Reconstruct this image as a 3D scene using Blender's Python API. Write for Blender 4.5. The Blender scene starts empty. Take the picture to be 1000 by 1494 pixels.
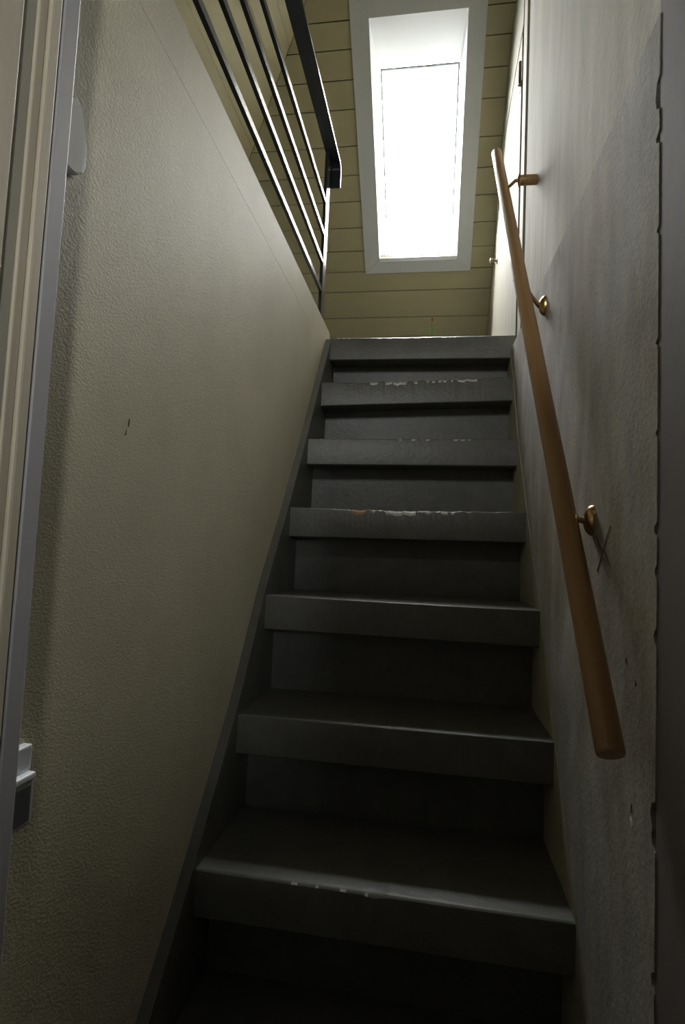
import bpy, bmesh, math, random
from mathutils import Vector, Matrix
random.seed(7)
SC = bpy.context.scene
COL = SC.collection

# ------------------------------------------------------------------ camera
EYE = Vector((0, 0, 1.45))
RIGHT = Vector((0.98645, 0.15781, 0.04479))
DOWN = Vector((0.03297, 0.07673, -0.99651))
FWD = Vector((-0.16069, 0.98448, 0.07049))
cam_d = bpy.data.cameras.new('camera')
cam_d.sensor_fit = 'VERTICAL'
cam_d.sensor_height = 36.0
cam_d.lens = 834.67 / 1494 * 36.0
cam_d.clip_start = 0.02
cam = bpy.data.objects.new('camera', cam_d)
COL.objects.link(cam)
cam.matrix_world = Matrix.Translation(EYE) @ Matrix((RIGHT, -DOWN, -FWD)).transposed().to_4x4()
SC.camera = cam

# ------------------------------------------------------------------ sky, portal, exposure
SKY = 26.0
w = bpy.data.worlds.new('overcast_sky')
SC.world = w
w.use_nodes = True
bg = w.node_tree.nodes['Background']
bg.inputs['Color'].default_value = (0.98, 0.99, 0.985, 1)
bg.inputs['Strength'].default_value = SKY
SC.view_settings.view_transform = 'Standard'
SC.view_settings.look = 'None'
SC.view_settings.gamma = 1.0
SC.view_settings.use_curve_mapping = False
SC.view_settings.exposure = 1.52
SC.cycles.use_denoising = True
SC.cycles.max_bounces = 14
SC.cycles.diffuse_bounces = 10
SC.cycles.glossy_bounces = 6
SC.cycles.sample_clamp_indirect = 6.0

SL = 0.855                                   # fall of the boarded slope per metre forward
K = 1.35                                     # distance factor: roof slope, skylight and landing door scaled about the camera
def zc(y): return 1.45 + 4.815 * K - SL * y  # main sloping ceiling
def zp(x): return 1.45 + 3.358 * K + 0.99 * x  # hip slope on the left
XL, XR, XU, XW = -0.46, 0.276, 0.297, -0.483
XD = XU * K
LAND = 2.345

pl = bpy.data.lights.new('skylight_portal', 'AREA')
pl.shape = 'RECTANGLE'
pl.size, pl.size_y = 0.46 * K, 1.02 * K
pl.cycles.is_portal = True
po = bpy.data.objects.new('skylight_portal', pl)
COL.objects.link(po)
_n = Vector((0, SL, 1)).normalized()
po.location = Vector((-0.162 * K, 3.258 * K, 1.45 + 2.605 * K - SL * (3.258 - 2.88) * K)) + _n * 0.03
po.rotation_euler = (-_n).to_track_quat('-Z', 'Y').to_euler()

pl2 = bpy.data.lights.new('added_window_portal', 'AREA')  # sampling portal of the added rear window
pl2.shape = 'RECTANGLE'
pl2.size, pl2.size_y = 0.28, 0.74
pl2.cycles.is_portal = True
po2 = bpy.data.objects.new('added_window_portal', pl2)
COL.objects.link(po2)
po2.location = (0.84, -2.19, 1.83)
po2.rotation_euler = Vector((0, 1, 0)).to_track_quat('-Z', 'Z').to_euler()

pl3 = bpy.data.lights.new('added_upper_window_portal', 'AREA')  # sampling portal of the added upper window
pl3.shape = 'RECTANGLE'
pl3.size, pl3.size_y = 0.20, 0.36
pl3.cycles.is_portal = True
po3 = bpy.data.objects.new('added_upper_window_portal', pl3)
COL.objects.link(po3)
po3.location = (-0.31, -0.81, 2.96)
po3.rotation_euler = Vector((0, 1, 0)).to_track_quat('-Z', 'Z').to_euler()

# ------------------------------------------------------------------ materials
def newmat(name):
    m = bpy.data.materials.new(name)
    m.use_nodes = True
    nt = m.node_tree
    return m, nt, nt.nodes['Principled BSDF']

def mat(name, col, rough=0.6, var=0.12, scale=6.0, bump=0.0, bscale=60.0, metal=0.0, stretch=(1, 1, 1), col2=None, bdist=0.004, spec=0.5, wstretch=None):
    m, nt, b = newmat(name)
    N, L = nt.nodes, nt.links
    tc = N.new('ShaderNodeTexCoord')
    mp = N.new('ShaderNodeMapping')
    mp.inputs['Scale'].default_value = stretch
    L.new(tc.outputs['Object'], mp.inputs['Vector'])
    nz = N.new('ShaderNodeTexNoise')
    nz.inputs['Scale'].default_value = scale
    nz.inputs['Detail'].default_value = 6
    nz.inputs['Roughness'].default_value = 0.62
    L.new(mp.outputs['Vector'], nz.inputs['Vector'])
    cr = N.new('ShaderNodeValToRGB')
    c1 = tuple(max(0, c * (1 - var)) for c in col)
    c2 = col2 or tuple(min(1, c * (1 + var)) for c in col)
    cr.color_ramp.elements[0].position = 0.3
    cr.color_ramp.elements[1].position = 0.7
    cr.color_ramp.elements[0].color = (*c1, 1)
    cr.color_ramp.elements[1].color = (*c2, 1)
    L.new(nz.outputs['Fac'], cr.inputs['Fac'])
    L.new(cr.outputs['Color'], b.inputs['Base Color'])
    b.inputs['Roughness'].default_value = rough
    b.inputs['Metallic'].default_value = metal
    b.inputs['Specular IOR Level'].default_value = spec
    if bump:
        n2 = N.new('ShaderNodeTexNoise')
        n2.inputs['Scale'].default_value = bscale
        n2.inputs['Detail'].default_value = 3
        mp2 = N.new('ShaderNodeMapping')
        mp2.inputs['Scale'].default_value = wstretch or (1, 1, 1)
        L.new(tc.outputs['Object'], mp2.inputs['Vector'])
        L.new(mp2.outputs['Vector'], n2.inputs['Vector'])
        bp = N.new('ShaderNodeBump')
        bp.inputs['Strength'].default_value = bump
        bp.inputs['Distance'].default_value = bdist
        L.new(n2.outputs['Fac'], bp.inputs['Height'])
        L.new(bp.outputs['Normal'], b.inputs['Normal'])
    return m

M = {}
M['stucco'] = mat('cream_stucco_paint', (0.52, 0.48, 0.345), 0.6, 0.10, 3.0, 0.24, 300, stretch=(1, 1, 0.6), bdist=0.004, wstretch=(1, 0.8, 1.3))
M['fascia'] = mat('cream_smooth_paint', (0.52, 0.48, 0.37), 0.5, 0.09, 4.0, 0.25, 250)
M['concrete'] = None
M['upperwall'] = mat('pale_lime_wash', (0.47, 0.447, 0.355), 0.85, 0.20, 7.0, 0.2, 60, spec=0.25, stretch=(1, 1.5, 0.3), bdist=0.004)
M['jamb_right'] = mat('brown_grey_painted_wood', (0.16, 0.142, 0.128), 0.8, 0.1, 8.0, 0.1, 30, stretch=(1, 1, 0.2))
M['paint_stair'] = mat('dark_grey_stair_paint', (0.118, 0.117, 0.102), 0.42, 0.16, 14.0, 0.35, 70, bdist=0.003)
M['skirt'] = mat('cream_skirting_paint', (0.42, 0.39, 0.29), 0.6, 0.15, 9.0, 0.3, 40)
M['board'] = mat('yellowed_board_paint', (0.50, 0.455, 0.28), 0.55, 0.07, 5.0, 0.12, 40, stretch=(0.3, 1, 1))
M['deck'] = mat('dark_roof_deck', (0.09, 0.08, 0.055), 0.9, 0.2)
M['white'] = mat('white_gloss_paint', (0.68, 0.70, 0.72), 0.45, 0.02, 4.0)
M['liner'] = mat('white_reveal_paint', (0.86, 0.88, 0.89), 0.6, 0.01, 4.0)
M['gasket'] = mat('grey_window_gasket', (0.06, 0.065, 0.075), 0.6, 0.1)
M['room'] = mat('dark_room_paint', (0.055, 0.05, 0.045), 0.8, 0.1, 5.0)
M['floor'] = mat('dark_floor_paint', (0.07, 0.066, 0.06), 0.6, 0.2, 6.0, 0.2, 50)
M['steel'] = mat('dark_painted_steel', (0.022, 0.024, 0.030), 0.24, 0.1, 20.0)
M['brass'] = mat('aged_brass', (0.62, 0.44, 0.20), 0.28, 0.15, 40.0, metal=1.0)
M['darkmetal'] = mat('tarnished_hinge_metal', (0.22, 0.17, 0.12), 0.45, 0.2, 40.0, metal=0.6)
M['door'] = mat('cream_door_paint', (0.25, 0.236, 0.185), 0.8, 0.06, 5.0, spec=0.2, stretch=(1, 1, 0.2))
M['jamb_left'] = mat('blue_grey_jamb_paint', (0.46, 0.46, 0.47), 0.45, 0.05, 6.0, stretch=(1, 1, 0.2))
M['stile'] = mat('grey_beige_stile_paint', (0.46, 0.435, 0.36), 0.5, 0.06, 6.0, stretch=(1, 1, 0.2))
M['stopwood'] = mat('cream_painted_wood', (0.62, 0.56, 0.43), 0.5, 0.10, 10.0, 0.1, 60, stretch=(8, 8, 0.3))
M['plastic'] = mat('white_plastic', (0.82, 0.85, 0.88), 0.4, 0.02, 5.0)
M['greyplastic'] = mat('grey_plastic', (0.42, 0.42, 0.43), 0.45, 0.03, 5.0)
M['darkpanel'] = mat('dark_grey_plastic', (0.13, 0.13, 0.14), 0.5, 0.05, 5.0)
M['leaf'] = mat('green_leaf', (0.20, 0.42, 0.05), 0.5, 0.25, 30.0)
M['bud'] = mat('red_brown_bud', (0.45, 0.15, 0.05), 0.5, 0.2, 30.0)
M['clay'] = mat('terracotta', (0.45, 0.20, 0.10), 0.8, 0.15, 20.0)
M['soil'] = mat('potting_soil', (0.05, 0.035, 0.025), 0.95, 0.3, 60.0)
M['chip'] = mat('brown_scuff', (0.13, 0.07, 0.04), 0.8, 0.3, 80.0)
M['crack'] = mat('dark_hairline_crack', (0.12, 0.105, 0.09), 0.9, 0.2, 80.0)
M['pale'] = mat('pale_filler', (0.62, 0.61, 0.57), 0.8, 0.08, 50.0)

def concrete_mat():
    m, nt, b = newmat('grey_cement_render')
    N, L = nt.nodes, nt.links
    tc = N.new('ShaderNodeTexCoord')
    def noise(sc, stretch, det, rough=0.6):
        mp = N.new('ShaderNodeMapping'); mp.inputs['Scale'].default_value = stretch
        L.new(tc.outputs['Object'], mp.inputs['Vector'])
        nz = N.new('ShaderNodeTexNoise'); nz.inputs['Scale'].default_value = sc; nz.inputs['Detail'].default_value = det
        nz.inputs['Roughness'].default_value = rough
        L.new(mp.outputs['Vector'], nz.inputs['Vector'])
        return nz.outputs['Fac']
    def ramp(f, stops):
        cr = N.new('ShaderNodeValToRGB')
        while len(cr.color_ramp.elements) < len(stops): cr.color_ramp.elements.new(0.5)
        for e, (p, c) in zip(cr.color_ramp.elements, stops): e.position = p; e.color = (*c, 1)
        L.new(f, cr.inputs['Fac'])
        return cr.outputs['Color']
    def mix(a, b2, fac, mode='MIX'):
        mx = N.new('ShaderNodeMix'); mx.data_type = 'RGBA'; mx.blend_type = mode
        L.new(a, mx.inputs[6]); L.new(b2, mx.inputs[7])
        if isinstance(fac, float): mx.inputs[0].default_value = fac
        else: L.new(fac, mx.inputs[0])
        return mx.outputs[2]
    base = ramp(noise(3.2, (1, 1, 0.55), 4), [(0.38, (0.335, 0.292, 0.230)), (0.5, (0.41, 0.388, 0.332)), (0.61, (0.45, 0.445, 0.425))])
    streak = ramp(noise(13, (1, 1, 0.42), 5, 0.62), [(0.35, (0.78, 0.78, 0.77)), (0.52, (1, 1, 1)), (0.70, (1.30, 1.30, 1.30))])
    grain = ramp(noise(160, (1, 1, 1), 3), [(0.3, (0.82, 0.82, 0.82)), (0.7, (1.15, 1.15, 1.15))])
    col = mix(mix(base, streak, 0.85, 'MULTIPLY'), grain, 0.8, 'MULTIPLY')
    L.new(col, b.inputs['Base Color'])
    b.inputs['Roughness'].default_value = 0.85
    b.inputs['Specular IOR Level'].default_value = 0.22
    bp = N.new('ShaderNodeBump'); bp.inputs['Strength'].default_value = 0.22; bp.inputs['Distance'].default_value = 0.003
    L.new(noise(120, (1, 1, 1), 4), bp.inputs['Height'])
    L.new(bp.outputs['Normal'], b.inputs['Normal'])
    return m
M['concrete'] = concrete_mat()
M['bare'] = mat('bare_worn_edge', (0.62, 0.61, 0.58), 0.45, 0.2, 60.0)
M['barewood'] = mat('bare_brown_wood_edge', (0.42, 0.24, 0.12), 0.6, 0.2, 60.0)

def wood_mat():
    m, nt, b = newmat('varnished_wood')
    N, L = nt.nodes, nt.links
    tc = N.new('ShaderNodeTexCoord')
    mp = N.new('ShaderNodeMapping')
    mp.inputs['Scale'].default_value = (60, 60, 2.5)
    L.new(tc.outputs['Object'], mp.inputs['Vector'])
    nz = N.new('ShaderNodeTexNoise')
    nz.inputs['Scale'].default_value = 1.0
    nz.inputs['Detail'].default_value = 5
    L.new(mp.outputs['Vector'], nz.inputs['Vector'])
    cr = N.new('ShaderNodeValToRGB')
    cr.color_ramp.elements[0].position = 0.25
    cr.color_ramp.elements[1].position = 0.75
    cr.color_ramp.elements[0].color = (0.29, 0.158, 0.062, 1)
    cr.color_ramp.elements[1].color = (0.40, 0.235, 0.100, 1)
    L.new(nz.outputs['Fac'], cr.inputs['Fac'])
    L.new(cr.outputs['Color'], b.inputs['Base Color'])
    b.inputs['Roughness'].default_value = 0.36
    return m
M['wood'] = wood_mat()

def glass_mat():
    m, nt, b = newmat('window_glass')
    N, L = nt.nodes, nt.links
    N.remove(b)
    tr = N.new('ShaderNodeBsdfTransparent')
    gl = N.new('ShaderNodeBsdfGlossy')
    gl.inputs['Roughness'].default_value = 0.02
    fr = N.new('ShaderNodeFresnel')
    fr.inputs['IOR'].default_value = 1.25
    mx = N.new('ShaderNodeMixShader')
    L.new(fr.outputs['Fac'], mx.inputs['Fac'])
    L.new(tr.outputs['BSDF'], mx.inputs[1])
    L.new(gl.outputs['BSDF'], mx.inputs[2])
    L.new(mx.outputs['Shader'], N['Material Output'].inputs['Surface'])
    return m
M['glass'] = glass_mat()

# ------------------------------------------------------------------ builders
def link(o, parent=None, wloc=None):
    COL.objects.link(o)
    o['_w'] = tuple(wloc if wloc is not None else (0, 0, 0))
    if parent is not None:
        o.parent = parent
        o.location = Vector(wloc) - Vector(parent['_w'])
    else:
        o.location = wloc if wloc is not None else (0, 0, 0)
    return o

def tag(o, label=None, cat=None, group=None, kind=None):
    if label: o['label'] = label
    if cat: o['category'] = cat
    if group: o['group'] = group
    if kind: o['kind'] = kind
    return o

def thing(name, loc, label, cat, group=None, kind=None):
    o = bpy.data.objects.new(name, None)
    o.empty_display_size = 0.05
    link(o, None, loc)
    return tag(o, label, cat, group, kind)

def obj(name, bm, m, parent=None, origin=None, smooth=False, sharp=40):
    """one mesh object from a bmesh given in world coordinates"""
    if origin is None:
        xs = [v.co for v in bm.verts]
        lo = [min(c[i] for c in xs) for i in range(3)]
        hi = [max(c[i] for c in xs) for i in range(3)]
        origin = Vector(((lo[0] + hi[0]) / 2, (lo[1] + hi[1]) / 2, lo[2]))
    origin = Vector(origin)
    bmesh.ops.recalc_face_normals(bm, faces=bm.faces[:])
    bmesh.ops.translate(bm, verts=bm.verts[:], vec=-origin)
    me = bpy.data.meshes.new(name)
    bm.to_mesh(me)
    bm.free()
    me.materials.append(M[m] if isinstance(m, str) else m)
    if smooth:
        for p in me.polygons: p.use_smooth = True
        try: me.set_sharp_from_angle(angle=math.radians(sharp))
        except Exception: pass
    o = bpy.data.objects.new(name, me)
    return link(o, parent, origin)

def hexa(bm, p, bev=0.0, seg=2):
    """8 corners: bottom four then top four, same order"""
    vs = [bm.verts.new(c) for c in p]
    fs = [(0, 1, 2, 3), (4, 5, 6, 7), (0, 1, 5, 4), (1, 2, 6, 5), (2, 3, 7, 6), (3, 0, 4, 7)]
    faces = [bm.faces.new([vs[i] for i in f]) for f in fs]
    if bev:
        es = list({e for f in faces for e in f.edges})
        bmesh.ops.bevel(bm, geom=es, offset=bev, segments=seg, affect='EDGES', profile=0.5)

def box(bm, x0, x1, y0, y1, z0, z1, bev=0.0, seg=2):
    hexa(bm, [(x0, y0, z0), (x1, y0, z0), (x1, y1, z0), (x0, y1, z0),
              (x0, y0, z1), (x1, y0, z1), (x1, y1, z1), (x0, y1, z1)], bev, seg)

def prism(bm, poly, vec, bev=0.0):
    """extrude a planar polygon (list of points) by vec"""
    vec = Vector(vec)
    a = [bm.verts.new(Vector(p)) for p in poly]
    b = [bm.verts.new(Vector(p) + vec) for p in poly]
    n = len(poly)
    fs = [bm.faces.new(a), bm.faces.new(b[::-1])]
    for i in range(n):
        j = (i + 1) % n
        fs.append(bm.faces.new([a[i], a[j], b[j], b[i]]))
    if bev:
        es = list({e for f in fs for e in f.edges})
        bmesh.ops.bevel(bm, geom=es, offset=bev, segments=2, affect='EDGES', profile=0.5)

def tube(bm, pts, rad, n=20, caps=True, up=None):
    """round tube along points; rad a number or a list"""
    pts = [Vector(p) for p in pts]
    rad = rad if isinstance(rad, (list, tuple)) else [rad] * len(pts)
    rings = []
    ref = Vector(up) if up else Vector((0.13, 0.2, 0.97))
    for i, p in enumerate(pts):
        t = (pts[min(i + 1, len(pts) - 1)] - pts[max(i - 1, 0)]).normalized()
        if abs(t.dot(ref)) > 0.95: ref = Vector((1, 0, 0))
        u = t.cross(ref).normalized()
        v = t.cross(u).normalized()
        rings.append([bm.verts.new(p + (u * math.cos(2 * math.pi * k / n) + v * math.sin(2 * math.pi * k / n)) * rad[i]) for k in range(n)])
    for a, b in zip(rings, rings[1:]):
        for k in range(n):
            bm.faces.new([a[k], a[(k + 1) % n], b[(k + 1) % n], b[k]])
    if caps:
        bm.faces.new(rings[0])
        bm.faces.new(rings[-1][::-1])

def sweep(bm, pts, half_a, half_b, a_dir):
    """rectangular bar along points; a_dir is the fixed direction of its half width half_a"""
    pts = [Vector(p) for p in pts]
    A = Vector(a_dir).normalized()
    rings = []
    for i, p in enumerate(pts):
        t = (pts[min(i + 1, len(pts) - 1)] - pts[max(i - 1, 0)]).normalized()
        b = t.cross(A).normalized()
        rings.append([bm.verts.new(p + A * sa * half_a + b * sb * half_b) for sa, sb in ((-1, -1), (1, -1), (1, 1), (-1, 1))])
    for a, b in zip(rings, rings[1:]):
        for k in range(4):
            bm.faces.new([a[k], a[(k + 1) % 4], b[(k + 1) % 4], b[k]])
    bm.faces.new(rings[0]); bm.faces.new(rings[-1][::-1])

def dome(bm, c, axis, r1, r2, h, upv=(0, 0, 1), n=28, rings=7):
    """half ellipsoid on a plane: radii r1 (along upv) and r2, height h along axis"""
    c = Vector(c); ax = Vector(axis).normalized(); u = Vector(upv).normalized(); v = ax.cross(u).normalized()
    prev = None
    base = None
    for k in range(rings):
        a = k / rings * math.pi / 2
        s, hh = math.cos(a), math.sin(a)
        ring = [bm.verts.new(c + ax * h * hh + (u * r1 * math.cos(t) + v * r2 * math.sin(t)) * s) for t in [2 * math.pi * i / n for i in range(n)]]
        if prev:
            for i in range(n): bm.faces.new([prev[i], prev[(i + 1) % n], ring[(i + 1) % n], ring[i]])
        else: base = ring
        prev = ring
    top = bm.verts.new(c + ax * h)
    for i in range(n): bm.faces.new([prev[i], prev[(i + 1) % n], top])
    bm.faces.new(base[::-1])

def struct(name, bm, m, parent=None, label=None, **k):
    o = obj(name, bm, m, parent, **k)
    if parent is None: o['kind'] = 'structure'
    if label: o['label'] = label
    return o

def B(): return bmesh.new()

# ------------------------------------------------------------------ setting: floors and walls
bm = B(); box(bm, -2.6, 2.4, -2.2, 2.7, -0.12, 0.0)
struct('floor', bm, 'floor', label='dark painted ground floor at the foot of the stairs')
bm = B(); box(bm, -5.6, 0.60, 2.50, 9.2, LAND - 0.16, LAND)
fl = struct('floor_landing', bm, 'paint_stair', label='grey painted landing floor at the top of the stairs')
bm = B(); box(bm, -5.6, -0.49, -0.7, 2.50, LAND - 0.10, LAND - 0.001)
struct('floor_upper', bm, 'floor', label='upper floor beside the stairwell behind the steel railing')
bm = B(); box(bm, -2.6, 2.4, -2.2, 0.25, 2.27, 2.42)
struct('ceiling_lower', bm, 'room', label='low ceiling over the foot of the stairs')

bm = B(); box(bm, -0.60, XW, -0.35, 2.60, 0.0, 2.2927)
wl = struct('wall_left', bm, 'stucco', label='cream textured stairwell wall under the railing')
bm = B(); box(bm, -0.575, XW, 0.25, 2.395, 2.2931, 2.402, 0.0004)
struct('trim_1', bm, 'stucco', label='cream floor edge band along the top of the stairwell wall')
bm = B(); box(bm, -0.62, 0.43, 2.60, 2.70, 0, LAND - 0.01)
struct('wall_far', bm, 'deck')
WX0, WX1, WZ0, WZ1, WY = 0.66, 1.02, 1.42, 2.24, -2.1   # unseen window added behind the camera to light the left wall
bm = B()
for a in ((-2.6, WX0, 0, 2.42), (WX1, 2.4, 0, 2.42), (WX0, WX1, 0, WZ0), (WX0, WX1, WZ1, 2.42)):
    box(bm, a[0], a[1], WY - 0.1, WY, a[2], a[3])
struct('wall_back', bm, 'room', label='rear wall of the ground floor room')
w3 = thing('added_window_rear', (0.84, WY - 0.05, WZ0), 'unseen window added in the rear wall to light the near left wall', None, kind='structure')
for a in ((WX0, WX0 + .05, WZ0, WZ1), (WX1 - .05, WX1, WZ0, WZ1), (WX0 + .05, WX1 - .05, WZ0, WZ0 + .05), (WX0 + .05, WX1 - .05, WZ1 - .05, WZ1)):
    b = B(); box(b, a[0], a[1], WY - 0.08, WY - 0.02, a[2], a[3], 0.003); obj('window_frame', b, 'white', w3)
b = B(); box(b, WX0 + .05, WX1 - .05, WY - 0.052, WY - 0.048, WZ0 + .05, WZ1 - .05); obj('pane', b, 'glass', w3)
bm = B(); box(bm, -0.60, 2.4, -0.88, -0.80, 0, 1.60, 0.005)  # unseen wall added to block rear window light from the lower steps
struct('wall_blocker', bm, 'room', label='unseen half height wall added to keep window light off the lower steps')
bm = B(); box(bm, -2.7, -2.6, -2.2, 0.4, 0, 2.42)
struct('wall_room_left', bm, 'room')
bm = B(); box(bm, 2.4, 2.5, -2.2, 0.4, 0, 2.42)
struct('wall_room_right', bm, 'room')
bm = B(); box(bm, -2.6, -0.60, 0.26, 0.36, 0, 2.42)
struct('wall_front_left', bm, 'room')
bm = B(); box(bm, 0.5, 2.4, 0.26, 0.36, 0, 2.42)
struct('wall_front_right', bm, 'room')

# right wall below: cement render with a broken near edge
zs = [0.0]
notches = [(0.955, 0.010, 0.008), (1.119, 0.012, 0.009), (1.146, 0.013, 0.012), (1.363, 0.007, 0.007), (1.443, 0.006, 0.006),
           (1.498, 0.008, 0.008), (1.62, 0.004, 0.005), (1.74, 0.004, 0.006), (1.89, 0.004, 0.005), (2.020, 0.008, 0.009), (2.080, 0.022, 0.010)]
edge = []
z = 0.0
rr = random.Random(3)
while z < 2.19:
    d = 0
    for nz_, h, dep in notches:
        if abs(z - nz_) < h: d = max(d, dep * (1 - 0.4 * abs(z - nz_) / h))
    edge.append((0.7743 + 1.4 * d + rr.uniform(-0.0004, 0.0005), z))
    z += 0.006
bm = B()
for (ya, za), (yb, zb) in zip(edge, edge[1:] + [(0.776, 2.194)]):
    hexa(bm, [(XR, ya, za), (XR + 0.03, ya, za), (XR + 0.03, 0.80, za), (XR, 0.80, za),
              (XR, yb, zb), (XR + 0.03, yb, zb), (XR + 0.03, 0.80, zb), (XR, 0.80, zb)])
poly = [(XR, 0.80, 0), (XR, 0.80, 2.194), (XR, 1.13, 2.198), (XR, 1.70, 2.243), (XR, 2.31, 2.29), (XR, 2.6, 2.29), (XR, 2.6, 0)]
prism(bm, poly, (0.030, 0, 0))
wr = struct('wall_right', bm, 'concrete', label='rough grey cement wall below the handrail')
bm = B(); box(bm, XU, 0.60, 0.60, 2.14, 2.0, 9.0)
wru = struct('wall_right_upper', bm, 'upperwall', label='pale lime washed wall above the cement render')
bm = B(); box(bm, XD, 0.70, 2.14, 9.2, 2.0, 9.0)
struct('wall_right_landing', bm, 'upperwall')
bm = B(); box(bm, XR + 0.030, 0.43, 0.55, 2.6, 0.0, 2.0)
struct('wall_right_core', bm, 'deck')
bm = B(); box(bm, XR + 0.0012, 0.43, 0.46, 0.7743, 0.0, 2.9)
struct('trim_2', bm, 'jamb_right', label='brown grey jamb against the broken plaster edge')
bm = B(); box(bm, XR + 0.012, 0.60, -0.50, 0.61, 0.0, 9.0)  # unseen; extended past the camera to shield the steps from rear window light
struct('wall_right_near', bm, 'concrete')
UX0, UX1, UZ0, UZ1 = -0.43, -0.19, 2.76, 3.16            # unseen window added high in the upper rear wall to light the upper risers
bm = B()
for a in ((-5.6, UX0, 2.2, 9.0), (UX1, 0.70, 2.2, 9.0), (UX0, UX1, 2.2, UZ0), (UX0, UX1, UZ1, 9.0)):
    box(bm, a[0], a[1], -0.82, -0.70, a[2], a[3])
w4 = thing('added_window_upper', (-0.31, -0.76, UZ0), 'small unseen window added in the upper rear wall to light the upper risers', None, kind='structure')
for a in ((UX0, UX0 + .03, UZ0, UZ1), (UX1 - .03, UX1, UZ0, UZ1), (UX0 + .03, UX1 - .03, UZ0, UZ0 + .03), (UX0 + .03, UX1 - .03, UZ1 - .03, UZ1)):
    b = B(); box(b, a[0], a[1], -0.80, -0.74, a[2], a[3], 0.003); obj('window_frame', b, 'white', w4)
b = B(); box(b, UX0 + .03, UX1 - .03, -0.772, -0.768, UZ0 + .03, UZ1 - .03); obj('pane', b, 'glass', w4)
struct('wall_back_upper', bm, 'upperwall')
bm = B(); box(bm, XR + 0.012, 0.60, -0.82, 0.26, 2.41, 9.0)
struct('wall_right_back', bm, 'upperwall')

# scuffs, cracks and filler patches on the walls
def smear(name, pts, wd, m, parent, x, sgn, t=0.0008):
    """flat worn mark on a wall plane: polyline of (y,z) with half widths"""
    b = B()
    L_, R_ = [], []
    for i, (y, z) in enumerate(pts):
        a = pts[max(i - 1, 0)]; c = pts[min(i + 1, len(pts) - 1)]
        d = Vector((c[0] - a[0], c[1] - a[1])).normalized(); n = Vector((-d.y, d.x)) * wd[i]
        L_.append((x, y + n.x, z + n.y)); R_.append((x, y - n.x, z - n.y))
    prism(b, L_ + R_[::-1], (sgn * t, 0, 0))
    return obj(name, b, m, parent)
smear('scuff', [(0.8265, 1.645), (0.8255, 1.640), (0.8245, 1.632)], [0.0006, 0.0017, 0.0008], 'chip', wl, XW, 1)
smear('scuff', [(0.8195, 1.6265), (0.8185, 1.619), (0.8160, 1.618)], [0.0005, 0.0009, 0.0012], 'chip', wl, XW, 1)
smear('crack', [(0.965, 1.512), (0.985, 1.495), (1.003, 1.474), (1.022, 1.455), (1.04, 1.438)], [0.0005, 0.0010, 0.0012, 0.0009, 0.0004], 'crack', wr, XR, -1)
smear('crack', [(1.003, 1.474), (0.985, 1.462), (0.966, 1.447)], [0.0010, 0.0009, 0.0004], 'crack', wr, XR, -1)
smear('crack', [(1.05, 1.500), (1.03, 1.485), (1.008, 1.470)], [0.0005, 0.0012, 0.0008], 'crack', wr, XR, -1)
smear('crack', [(0.858, 1.128), (0.859, 1.121), (0.858, 1.115)], [0.0006, 0.0018, 0.0006], 'crack', wr, XR, -1)
smear('filler_patch', [(0.862, 1.108), (0.857, 1.102), (0.852, 1.100)], [0.0015, 0.004, 0.0015], 'pale', wr, XR, -1)
for (y, z) in ((0.98, 1.30), (0.955, 1.22), (0.945, 1.196), (0.885, 1.315), (0.845, 1.29)):
    smear('chip', [(y + 0.002, z + 0.004), (y, z), (y + 0.0005, z - 0.004)], [0.0008, 0.0018, 0.0007], 'crack', wr, XR, -1)

# ------------------------------------------------------------------ boarded ceiling
OX0, OX1, OY0, OY1 = [K * q for q in (-0.400, 0.076, 2.585, 3.458)]      # skylight opening on the slope
TX0, TX1, TY0, TY1 = [K * q for q in (-0.494, 0.164, 2.49, 3.53)]        # outer edge of its white casing
NRM = Vector((0, SL, 1)).normalized()
def hipx(y): return (zc(y) - zp(0)) / 0.99             # where the two slopes meet
def slope_poly(b, pts, t, lift=0.0):
    prism(b, [Vector((x, y, zc(y))) + NRM * lift for x, y in pts], NRM * t)
b = B()
def hipy(x): return (1.45 + 4.815 * K - zp(x)) / SL
YR = hipy(0.62)                      # meets the hip at the right wall
YB = (1.45 + 4.815 * K - LAND) / SL + 0.1
HI = TX0 + 0.05
slope_poly(b, [(hipx(TY0) - 0.02, TY0), (0.6, TY0), (0.6, YR), (hipx(YR), YR)][::1], 0.05, 0.016)
slope_poly(b, [(hipx(OY0) - .02, OY0), (OX0 - 0.004, OY0), (OX0 - 0.004, OY1), (hipx(OY1) - .02, OY1)], 0.05, 0.016)
slope_poly(b, [(OX1 + 0.004, OY0), (0.6, OY0), (0.6, OY1), (OX1 + 0.004, OY1)], 0.05, 0.016)
slope_poly(b, [(hipx(TY0) - .02, TY0), (0.6, TY0), (0.6, OY0), (hipx(OY0) - .02, OY0)], 0.05, 0.016)
slope_poly(b, [(hipx(OY1) - .02, OY1), (0.6, OY1), (0.6, YB), (hipx(YB) - .02, YB)], 0.05, 0.016)
ce = struct('ceiling', b, 'deck', label='sloping ceiling of yellowed boards around the skylight')

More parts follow.
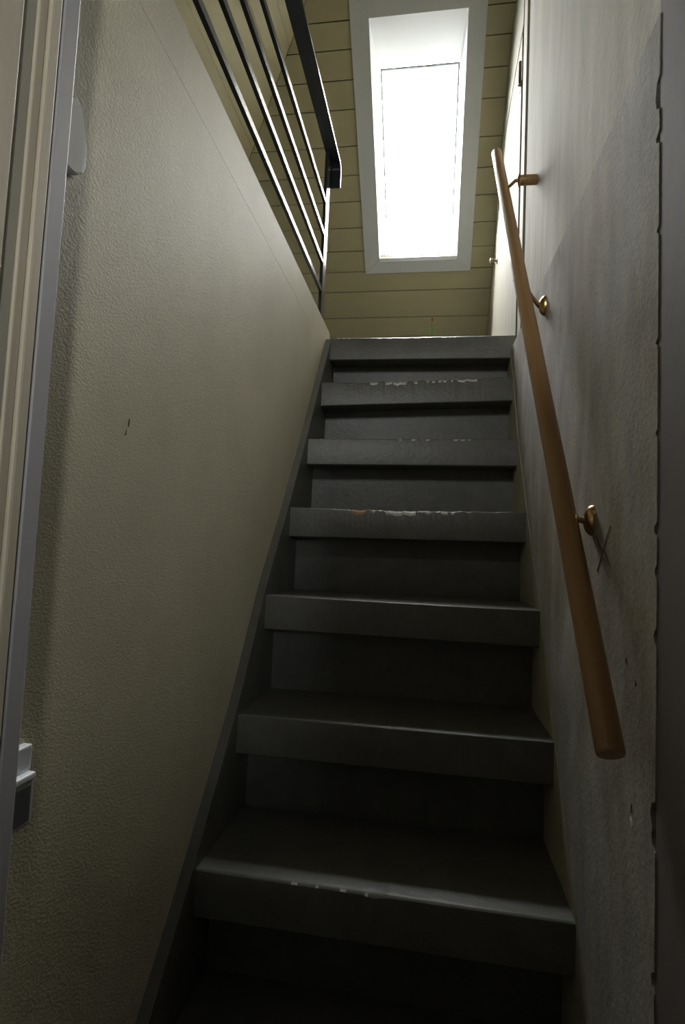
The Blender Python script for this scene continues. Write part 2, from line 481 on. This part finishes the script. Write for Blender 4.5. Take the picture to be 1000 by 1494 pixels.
def clip_board(x0, x1, y0, y1):
    # y0 upper edge (nearer), y1 lower edge; left end follows the hip
    if x0 is None:
        return [(hipx(y0) + 0.002, y0), (x1, y0), (x1, y1), (hipx(y1) + 0.002, y1)]
    return [(x0, y0), (x1, y0), (x1, y1), (x0, y1)]
joints = [K * q for q in (2.584, 2.669, 2.764, 2.861, 2.990, 3.101, 3.206, 3.318, 3.423, 3.522, 3.622, 3.761)]
pitch = 0.105 * K
while joints[0] > YR + 0.15: joints.insert(0, joints[0] - pitch)
while joints[-1] < YB - 0.2 * K: joints.append(joints[-1] + 0.11 * K)
def add_board(pts):
    b = B(); prism(b, [Vector((x, y, zc(y))) for x, y in pts], NRM * 0.0158, 0.0012); obj('board', b, 'board', ce)
G = 0.0022
for a, c in zip(joints, joints[1:]):
    y0, y1 = a + G, c - G
    tilt = 0
    if y1 < TY0 + 0.02 or y0 > TY1 - 0.02:
        add_board(clip_board(None, XD - 0.001, y0, y1))
    else:
        add_board(clip_board(None, TX0 + 0.03, y0, y1))
        add_board(clip_board(TX1 - 0.03, XD - 0.001, y0, y1))

# hip slope on the left, boards run along the railing direction
PN = Vector((-0.99, 0, 1)).normalized()
XLOW = (LAND - zp(0)) / 0.99 - 0.1
b = B()
prism(b, [Vector((x, y, zp(x))) + PN * 0.016 for x, y in [(XLOW, -0.75), (0.6, -0.75), (0.6, hipy(0.6) + 0.02), (XLOW, hipy(XLOW) + .02)]], PN * 0.05)
ch = struct('ceiling_hip', b, 'deck', label='left sloping ceiling of boards running along the railing')
jx = []
x = -0.812 * K
while x > XLOW + 0.1: jx.append(x); x -= 0.0955 * K
x = (-0.812 + 0.0955) * K
while x < XD + 0.1: jx.append(x); x += 0.0955 * K
jx.sort()
for a, c in zip(jx, jx[1:]):
    x0, x1 = a + 0.0007, c - 0.0007
    b = B()
    prism(b, [Vector((q, y, zp(q))) for q, y in [(x0, -0.69), (x1, -0.69), (x1, hipy(x1) - 0.002), (x0, hipy(x0) - 0.002)]], PN * 0.0158, 0.0007)
    obj('board', b, 'board', ch)

# ------------------------------------------------------------------ skylight
PTOP = 2.88 * K
PBOT = 3.70 * K
ZTOP = 1.45 + 2.605 * K
def zpane(y): return ZTOP - SL * (y - PTOP)
win = thing('window_1', (-0.162 * K, 3.02 * K, zc(3.02 * K)), 'bright skylight with a white casing in the boarded slope', None, kind='structure')
def casing(pts):
    b = B(); prism(b, [Vector((x, y, zc(y))) - NRM * 0.016 for x, y in pts], NRM * 0.022, 0.002); obj('casing_board', b, 'white', win)
casing([(TX0, TY0), (TX1, TY0), (OX1, OY0), (OX0, OY0)])
casing([(TX0, TY1), (TX1, TY1), (OX1, OY1), (OX0, OY1)])
casing([(TX0, TY0), (OX0, OY0), (OX0, OY1), (TX0, TY1)])
casing([(TX1, TY0), (OX1, OY0), (OX1, OY1), (TX1, TY1)])
IN = NRM * -0.014
def q3(x, y, z=None): return Vector((x, y, zc(y) if z is None else z))
P = {  # opening corners on the slope, pane corners above
    'a': q3(OX0, OY0) + IN, 'b': q3(OX1, OY0) + IN, 'c': q3(OX1, OY1) + IN, 'd': q3(OX0, OY1) + IN,
    'e': q3(-0.376 * K, PTOP, ZTOP), 'f': q3(0.052 * K, PTOP, ZTOP), 'g': q3(0.060 * K, PBOT, zpane(PBOT)), 'h': q3(-0.384 * K, PBOT, zpane(PBOT))}
def reveal(nm, k, out):
    b = B(); prism(b, [P[i] for i in k], Vector(out) * 0.03); obj(nm, b, 'liner', win)
reveal('head_reveal', 'abfe', (0, 0, 1)); reveal('sill_reveal', 'dcgh', (0, 0.5, -0.87))
reveal('side_reveal', 'aehd', (-1, 0, 0)); reveal('side_reveal', 'bfgc', (1, 0, 0))
# sash gasket, sash and pane
def pp(x, y, l=0.0): return Vector((x, y, zpane(y))) + NRM * l
def ringbar(nm, x0, x1, y0, y1, wd, l0, th, m):
    dy = wd * 0.76
    for pts in ([(x0, y0), (x1, y0), (x1, y0 + dy), (x0, y0 + dy)], [(x0, y1 - dy), (x1, y1 - dy), (x1, y1), (x0, y1)],
                [(x0, y0 + dy), (x0 + wd, y0 + dy), (x0 + wd, y1 - dy), (x0, y1 - dy)], [(x1 - wd, y0 + dy), (x1, y0 + dy), (x1, y1 - dy), (x1 - wd, y1 - dy)]):
        b = B(); prism(b, [pp(x, y, l0) for x, y in pts], NRM * th); obj(nm, b, m, win)
ringbar('gasket', -0.374 * K, 0.050 * K, PTOP + .002, PBOT - .003, 0.0075, -0.004, 0.010, 'gasket')
ringbar('sash', -0.374 * K + .0075, 0.050 * K - .0075, PTOP + .007, PBOT - .009, 0.012, -0.003, 0.02, 'liner')
b = B(); prism(b, [pp(-0.370 * K, PTOP + .008, 0.010), pp(0.046 * K, PTOP + .008, 0.010), pp(0.046 * K, PBOT - .012, 0.010), pp(-0.370 * K, PBOT - .012, 0.010)], NRM * 0.004)
obj('pane', b, 'glass', win)

# ------------------------------------------------------------------ staircase
ST = thing('staircase', (-0.09, 1.5, 0), 'steep dark grey painted staircase with thick worn treads between two walls', 'staircase')
STEPS = [  # left (y, z), right (y, z), wear depth, wear noise; seen ends from image pixels
    ((2.308, 2.347), (2.300, 2.345), 0.0035, 0.6),
    ((2.172, 2.115), (2.204, 2.146), 0.0100, 1.0),
    ((1.982, 1.852), (2.034, 1.869), 0.0022, 0.7),
    ((1.778, 1.587), (1.804, 1.598), 0.0080, 1.0),
    ((1.555, 1.322), (1.547, 1.324), 0.0022, 0.3),
    ((1.370, 1.046), (1.347, 1.056), 0.0030, 0.3),
    ((1.157, 0.793), (1.136, 0.804), 0.0050, 0.5),
    ((0.970, 0.535), (0.950, 0.540), 0.0040, 0.5),
    ((0.790, 0.270), (0.770, 0.272), 0.0040, 0.5)]
NOSE = 0.094
SET = 0.100
def fbm(x, s):
    r = 0
    for k, (f_, a) in enumerate(((9, .5), (23, .3), (57, .2), (130, .14))):
        r += a * math.sin(f_ * x + s * (k + 1.7) + 1.3 * math.sin(f_ * .61 * x + s))
    return r
for i, ((yl, zl), (yr, zr), wd, wn) in enumerate(STEPS):
    xr_ = XU if i == 0 else XR - 0.0006
    NS = 120
    b = B()
    rows = []
    for k in range(NS + 1):
        t = k / NS
        x = XL + (xr_ - XL) * t
        y = yl + (yr - yl) * t; z = zl + (zr - zl) * t
        mid = max(0.0, math.sin(math.pi * min(1, max(0, (t - 0.06) / 0.88)))) ** 0.7
        n = fbm(x * 3.0, i * 3.1)
        if i == 6: mid = 0.75 + 0.25 * mid
        be = 0.0030 + wd * mid * (1.0 + wn * 0.75 * n)
        be = max(0.0018, be)
        dz = 0.0
        if i == 6 and abs(t - 0.5) < 0.03: be += 0.006 * (1 - abs(t - .5) / .03); dz = 0.0015
        if i in (1, 3): dz = 0.35 * wd * mid * (1 + n)
        back = y + 0.30 if i else 2.52
        rows.append([bm_v for bm_v in (
            (x, back, z), (x, y + be * 1.5, z - dz), (x, y + be * 0.72, z - dz - be * 0.16), (x, y + be * 0.22, z - dz - be * 0.5),
            (x, y, z - dz - be * 1.1), (x, y, z - NOSE + 0.003), (x, y + 0.003, z - NOSE), (x, back, z - NOSE))])
    V = [[b.verts.new(p) for p in r] for r in rows]
    for r0, r1 in zip(V, V[1:]):
        for k in range(8):
            b.faces.new([r0[k], r0[(k + 1) % 8], r1[(k + 1) % 8], r1[k]])
    b.faces.new(V[0]); b.faces.new(V[-1][::-1])
    b.faces.ensure_lookup_table()
    bare = {0: (0.02, 0.95, 0.35), 1: (0.26, 0.82, -0.15), 2: (0.35, 0.78, 0.42), 3: (0.36, 0.76, -0.05)}.get(i)
    for q in range(NS):
        t = (q + 0.5) / NS
        x = XL + (xr_ - XL) * t
        n = fbm(x * 3.0, i * 3.1) + 0.5 * math.sin(x * 190 + i) * math.sin(x * 67 + 2 * i)
        for k in (1, 2, 3):
            f = b.faces[q * 8 + k]
            if bare and bare[0] < t < bare[1] and n + (0.25 if k == 2 else 0) > bare[2]: f.material_index = 1
            if i == 3 and 0.27 < t < 0.36 and n > -0.5: f.material_index = 2
            if i == 6 and n > 0.75 and k == 2: f.material_index = 1
    tr = obj('tread', b, 'paint_stair', ST, smooth=True, sharp=28) if i else obj('nosing', b, 'paint_stair', fl, smooth=True, sharp=28)
    tr.data.materials.append(M['bare']); tr.data.materials.append(M['barewood'])
    # riser board set back under the nosing
    zn = STEPS[i + 1] if i + 1 < len(STEPS) else ((0, 0.0), (0, 0.0), 0, 0)
    b = B()
    e = SET
    hexa(b, [(XL, yl + e, zn[0][1] - 0.01), (XR - 0.0006, yr + e, zn[1][1] - 0.01), (XR - 0.0006, yr + e + 0.02, zn[1][1] - 0.01), (XL, yl + e + 0.02, zn[0][1] - 0.01),
             (XL, yl + e, zl - NOSE + 0.002), (XR - 0.0006, yr + e, zr - NOSE + 0.002), (XR - 0.0006, yr + e + 0.02, zr - NOSE + 0.002), (XL, yl + e + 0.02, zl - NOSE + 0.002)])
    obj('riser', b, 'paint_stair', ST)
# left string board: top edge just above the nosing line
b = B()
top = [(0.60, 0.19), (0.873 * 1.15 - 0.06, 0.58), (1.157, 0.815), (1.37, 1.072), (1.555, 1.350), (1.778, 1.618), (1.982, 1.888), (2.172, 2.15), (2.32, 2.348)]
bot = [(2.45, 2.05), (2.32, 1.9), (0.90, 0.0), (0.60, 0.0)]
prism(b, [(XW + 0.0006, y, z) for y, z in top + bot], (XL - XW + 0.0002, 0, 0), 0.0015)
obj('stringer', b, 'paint_stair', ST)
# pale skirting strip painted along the treads on the right
b = B()
top = [(0.776, 0.285), (0.955, 0.548), (1.140, 0.812), (1.350, 1.064), (1.552, 1.332), (1.808, 1.606), (2.038, 1.877), (2.207, 2.148), (2.31, 2.27)]
bot = [(2.45, 2.05), (2.32, 1.9), (0.95, 0.0), (0.776, 0.0)]
prism(b, [(XR - 0.0005, y, z) for y, z in top + bot], (-0.0020, 0, 0), 0.0007)
o = obj('skirting', b, 'skirt', ST); o['label'] = 'thin cream skirting along the cement wall'

# ------------------------------------------------------------------ wooden handrail and brackets
RA, RB = Vector((0.239, 0.824, 1.199)), Vector((0.187, 2.167, 3.020))  # rail ends, like other positions here, solved from image pixels then hard-coded
RD = (RB - RA).normalized()
RR = 0.0190
HR = thing('handrail', RA, 'round varnished wooden handrail climbing the cement wall on brass brackets', 'handrail')
b = B()
pts, rad = [], []
for d_, r_ in ((0, RR * .90), (0.002, RR * .97), (0.006, RR)): pts.append(RA + RD * d_); rad.append(r_)
LN = (RB - RA).length
for k in range(1, 12): pts.append(RA + RD * (LN * k / 12)); rad.append(RR)
for d_, r_ in ((0.010, RR), (0.004, RR * .93), (0.0, RR * .78)): pts.append(RB - RD * d_); rad.append(r_)
tube(b, pts, rad, 32)
rail = obj('rail', b, 'wood', HR, origin=RA, smooth=True)
# keep the grain along the rail: bake its direction into object space
rot = RD.to_track_quat('Z', 'Y').to_matrix().to_4x4()
rail.data.transform(rot.inverted()); rail.matrix_local = Matrix.Translation(rail.location) @ rot
def railpt(y): return RA + (RB - RA) * ((y - RA.y) / (RB.y - RA.y))
def bracket(wall, railp, x_face):
    c = Vector(wall)
    br = obj_b = B()
    dome(obj_b, c, (-1, 0, 0), 0.028, 0.019, 0.017)
    plate = obj('bracket', obj_b, 'brass', HR, smooth=True)
    b = B()
    e = railp + (c - railp).normalized() * (RR * 0.8)
    m1 = c + Vector((-0.016, 0, 0))
    tube(b, [c + Vector((-0.004, 0, 0)), m1, m1.lerp(e, 0.5) + Vector((0, 0, -0.002)), e], [0.0085, 0.0065, 0.0052, 0.0060], 16)
    obj('arm', b, 'brass', plate, smooth=True)
    for s in (-1, 1):
        b = B(); dome(b, c + Vector((-0.0045, 0, s * 0.019)), (-1, 0, 0), 0.0034, 0.0034, 0.003, n=12, rings=4)
        obj('screw', b, 'brass', plate, smooth=True)
bracket((XR, 1.069, 1.526), railpt(1.072), XR)
bracket((XR, 1.577, 2.144), railpt(1.560), XR)
# top bracket stands on a round wooden block
b = B()
bc = Vector((XU + 0.002, 1.908, 2.727))
tube(b, [bc, bc + Vector((-0.004, 0, 0)), bc + Vector((-0.052, 0, 0)), bc + Vector((-0.056, 0, 0))], [0.0155, 0.0165, 0.0165, 0.0150], 24)
blk = obj('spacer_block', b, 'wood', HR, smooth=True); blk['label'] = 'wooden spacer block behind the top bracket'
b = B(); pc = bc + Vector((-0.056, 0, 0)); dome(b, pc, (-1, 0, 0), 0.027, 0.0155, 0.008)
pt = obj('bracket', b, 'brass', HR, smooth=True)
b = B(); tube(b, [pc + Vector((-.004, 0, 0)), pc + Vector((-.014, 0.0, 0)), railpt(1.94)], [0.008, 0.0055, 0.0052], 14); obj('arm', b, 'brass', pt, smooth=True)

# ------------------------------------------------------------------ steel balustrade
BX = -0.520
BL = thing('balustrade', (BX, 1.5, 2.402), 'dark steel railing of thin bars along the stairwell edge', 'railing')
PY = 2.36
b = B(); box(b, BX - 0.007, BX + 0.007, PY - 0.030, PY + 0.030, 2.400, 3.196, 0.001); obj('post', b, 'steel', BL)
b = B(); box(b, BX - 0.007, BX + 0.007, 0.42, 0.48, 2.400, 3.196, 0.001); obj('post', b, 'steel', BL)
for zr_ in (2.572, 2.697, 2.822, 2.966):
    b = B(); box(b, BX - 0.006, BX + 0.006, 0.45, PY - 0.02, zr_ - 0.011, zr_ + 0.011, 0.0012); obj('bar', b, 'steel', BL)
b = B()
hp = [(BX + 0.018, 0.36, 3.202), (BX + 0.018, PY + 0.05, 3.202)]
for k in range(1, 7):
    a = k / 6 * math.pi / 2
    hp.append((BX + 0.018, PY + 0.05 + 0.03 * math.sin(a), 3.202 - 0.03 * (1 - math.cos(a))))
hp.append((BX + 0.018, PY + 0.08, 3.10))
sweep(b, hp, 0.027, 0.006, (1, 0, 0))
obj('top_rail', b, 'steel', BL)

# ------------------------------------------------------------------ small door on the landing
def ZK(z): return 1.45 + K * (z - 1.45)
D0, D1, DT = 2.270 * K, 3.20 * K, ZK(3.60)
dr = thing('door_2', (XD, 2.7 * K, LAND), 'cream boarded door in the wall beside the landing', None, kind='structure')
DX = XD - 0.014
PW = 0.1185 * K
yk = D0
while yk < D1 - 0.01:
    y0, y1 = yk + 0.0010, min(yk + PW, D1) - 0.0010
    t0, t1 = min(DT, zc(y0) - 0.004), min(DT, zc(y1) - 0.004)
    b = B(); prism(b, [(DX, y0, LAND + 0.008), (DX, y1, LAND + 0.008), (DX, y1, t1), (DX, y0, t0)], (0.014, 0, 0), 0.0015)
    obj('plank', b, 'door', dr); yk += PW
b = B(); box(b, DX, XD + 0.002, 2.135 * K, 2.222 * K, LAND, ZK(3.92), 0.001); obj('door_casing', b, 'door', dr)
b = B(); box(b, XD - 0.003, XD + 0.004, 2.220 * K, 2.275 * K, LAND, DT + 0.01); obj('gap', b, 'crack', dr)
b = B(); prism(b, [(DX - 0.002, 2.236 * K, DT + 0.012), (DX - 0.002, (zc(0) - DT - 0.012) / SL - 0.004, DT + 0.012), (DX - 0.002, 2.70 * K, zc(2.70 * K) - 0.004), (DX - 0.002, 2.236 * K, ZK(3.92))], (0.016, 0, 0), 0.001)
obj('lintel_board', b, 'door', dr)
for hz in (ZK(3.42), ZK(2.60)):
    h = 0.045 * K
    b = B(); box(b, DX - 0.004, DX + 0.004, D0 - 0.03 * K, D0 + h, hz - h, hz + h, 0.001)
    hg = obj('hinge', b, 'darkmetal', dr)
    b = B(); tube(b, [(DX - 0.006, D0 - 0.006, hz - h * 1.07), (DX - 0.006, D0 - 0.006, hz + h * 1.07)], 0.014, 12); obj('hinge_pin', b, 'darkmetal', hg, smooth=True)
b = B(); kc = Vector((DX, 3.10 * K, ZK(3.075)))
tube(b, [kc + Vector((-q * K, 0, 0)) for q in (0, .004, .005, .018, .024, .036, .040)], [q * K for q in (0.017, 0.017, 0.007, 0.006, 0.013, 0.014, 0.008)], 18)
obj('door_knob', b, 'darkmetal', dr, smooth=True)

# ------------------------------------------------------------------ door frame on the left
df = thing('door_1', (-0.48, 0.40, 0), 'pale door frame and door leaf at the near end of the cream wall', None, kind='structure')
XB = XW - 0.0005
b = B(); box(b, XB, -0.430, 0.542, 0.566, 0.0, 2.262, 0.0012); o = obj('jamb', b, 'jamb_left', df); o['label'] = 'blue grey painted jamb edge'
b = B(); box(b, XB, -0.440, 0.5385, 0.542, 0.0, 2.262); obj('groove', b, 'crack', df)
b = B(); box(b, XB, -0.430, 0.522, 0.5385, 0.0, 2.262, 0.003); obj('stop_strip', b, 'stopwood', df)
b = B(); box(b, XB, -0.434, 0.508, 0.5215, 0.0, 2.262, 0.002); obj('stop_strip', b, 'stopwood', df)
b = B(); box(b, XB, -0.437, 0.486, 0.5075, 0.0, 2.262, 0.001); obj('door_stile', b, 'stile', df)
b = B(); box(b, XB, -0.432, -0.30, 0.4855, 0.0, 2.262, 0.002); obj('door_leaf', b, 'stopwood', df)

# ------------------------------------------------------------------ fittings on the recessed strip
XF = XW - 0.0005
sw = thing('wall_switch', (XF, 0.643, 1.115), 'white plastic switch box with a stepped grey lower half on the wall beside the jamb', 'switch')
b = B(); box(b, XF, -0.471, 0.600, 0.643, 1.172, 1.2035, 0.002); obj('upper_plate', b, 'plastic', sw)
b = B(); box(b, XF, -0.464, 0.598, 0.641, 1.112, 1.1655, 0.002); obj('lower_cover', b, 'greyplastic', sw)
b = B(); box(b, XF, -0.4625, 0.598, 0.642, 1.1645, 1.1725, 0.002); obj('ledge', b, 'plastic', sw)
b = B(); box(b, -0.4645, -0.4628, 0.604, 0.635, 1.118, 1.160, 0.0006); obj('front_panel', b, 'darkpanel', sw)

lp = thing('wall_fitting', (XF, 0.632, 1.93), 'white drop shaped plastic fitting on the wall half hidden behind the jamb', 'wall fitting')
n = 36
pts = []
for k in range(n):
    a = 2 * math.pi * k / n
    up = math.cos(a); sd = math.sin(a)
    rz = 0.066 if up > 0 else 0.034
    pts.append((XF, 0.630 + 0.029 * sd * (1 - 0.35 * max(0, up)), 1.953 + rz * up))
b = B(); prism(b, pts, (0.011, 0, 0), 0.003)
obj('cover', b, 'plastic', lp)
b = B(); prism(b, [(x, 0.630 + (y - 0.630) * 1.07, 1.953 + (z - 1.953) * 1.05) for x, y, z in pts], (0.0035, 0, 0)); obj('back_plate', b, 'greyplastic', lp)

# ------------------------------------------------------------------ little plant on the landing
pc = Vector((-0.046, 2.60, LAND))
pp_ = thing('potted_plant', pc, 'small green sprig with a red bud in a pot on the landing', 'plant')
b = B()
tube(b, [pc, pc + Vector((0, 0, .003)), pc + Vector((0, 0, .058)), pc + Vector((0, 0, .058)), pc + Vector((0, 0, .070)), pc + Vector((0, 0, .071))], [.026, .028, .036, .040, .041, .034], 24)
obj('pot', b, 'clay', pp_, smooth=True)
b = B(); tube(b, [pc + Vector((0, 0, .066)), pc + Vector((0, 0, .073))], [.033, .032], 20); obj('soil', b, 'soil', pp_)
b = B(); tube(b, [pc + Vector((0, 0, .07)), pc + Vector((.003, 0, .12)), pc + Vector((-.001, 0, .165)), pc + Vector((.001, 0, .192))], [.0022, .002, .0016, .0012], 8); obj('stem', b, 'leaf', pp_, smooth=True)
for k in range(9):
    a = k * 2.4; h = 0.115 + 0.0065 * k
    r = 0.022 - 0.0008 * k
    c = pc + Vector((0, 0, h)); d = Vector((math.cos(a), math.sin(a), 0.55)).normalized(); s = d.cross(Vector((0, 0, 1))).normalized()
    b = B()
    prof = [(0, .0006), (.3, .0045), (.6, .0055), (.85, .003), (1, .0003)]
    Lp = [c + d * r * t + s * wv - Vector((0, 0, .004 * t * t)) for t, wv in prof]; Rp = [c + d * r * t - s * wv - Vector((0, 0, .004 * t * t)) for t, wv in prof]
    nrm = d.cross(s).normalized() * 0.0006
    lv = [b.verts.new(p) for p in Lp]; rv = [b.verts.new(p) for p in Rp]; l2 = [b.verts.new(p + nrm) for p in Lp]; r2 = [b.verts.new(p + nrm) for p in Rp]
    for i in range(4):
        b.faces.new([lv[i], lv[i + 1], rv[i + 1], rv[i]]); b.faces.new([l2[i], r2[i], r2[i + 1], l2[i + 1]])
        b.faces.new([lv[i], l2[i], l2[i + 1], lv[i + 1]]); b.faces.new([rv[i], rv[i + 1], r2[i + 1], r2[i]])
    b.faces.new([lv[0], rv[0], r2[0], l2[0]]); b.faces.new([lv[4], l2[4], r2[4], rv[4]])
    obj('leaf', b, 'leaf', pp_)
b = B(); tube(b, [pc + Vector((.001, 0, .188)), pc + Vector((.001, 0, .193)), pc + Vector((.001, 0, .199)), pc + Vector((.001, 0, .204))], [.002, .005, .0048, .001], 12); obj('bud', b, 'bud', pp_, smooth=True)

for o in SC.objects:
    if '_w' in o: del o['_w']
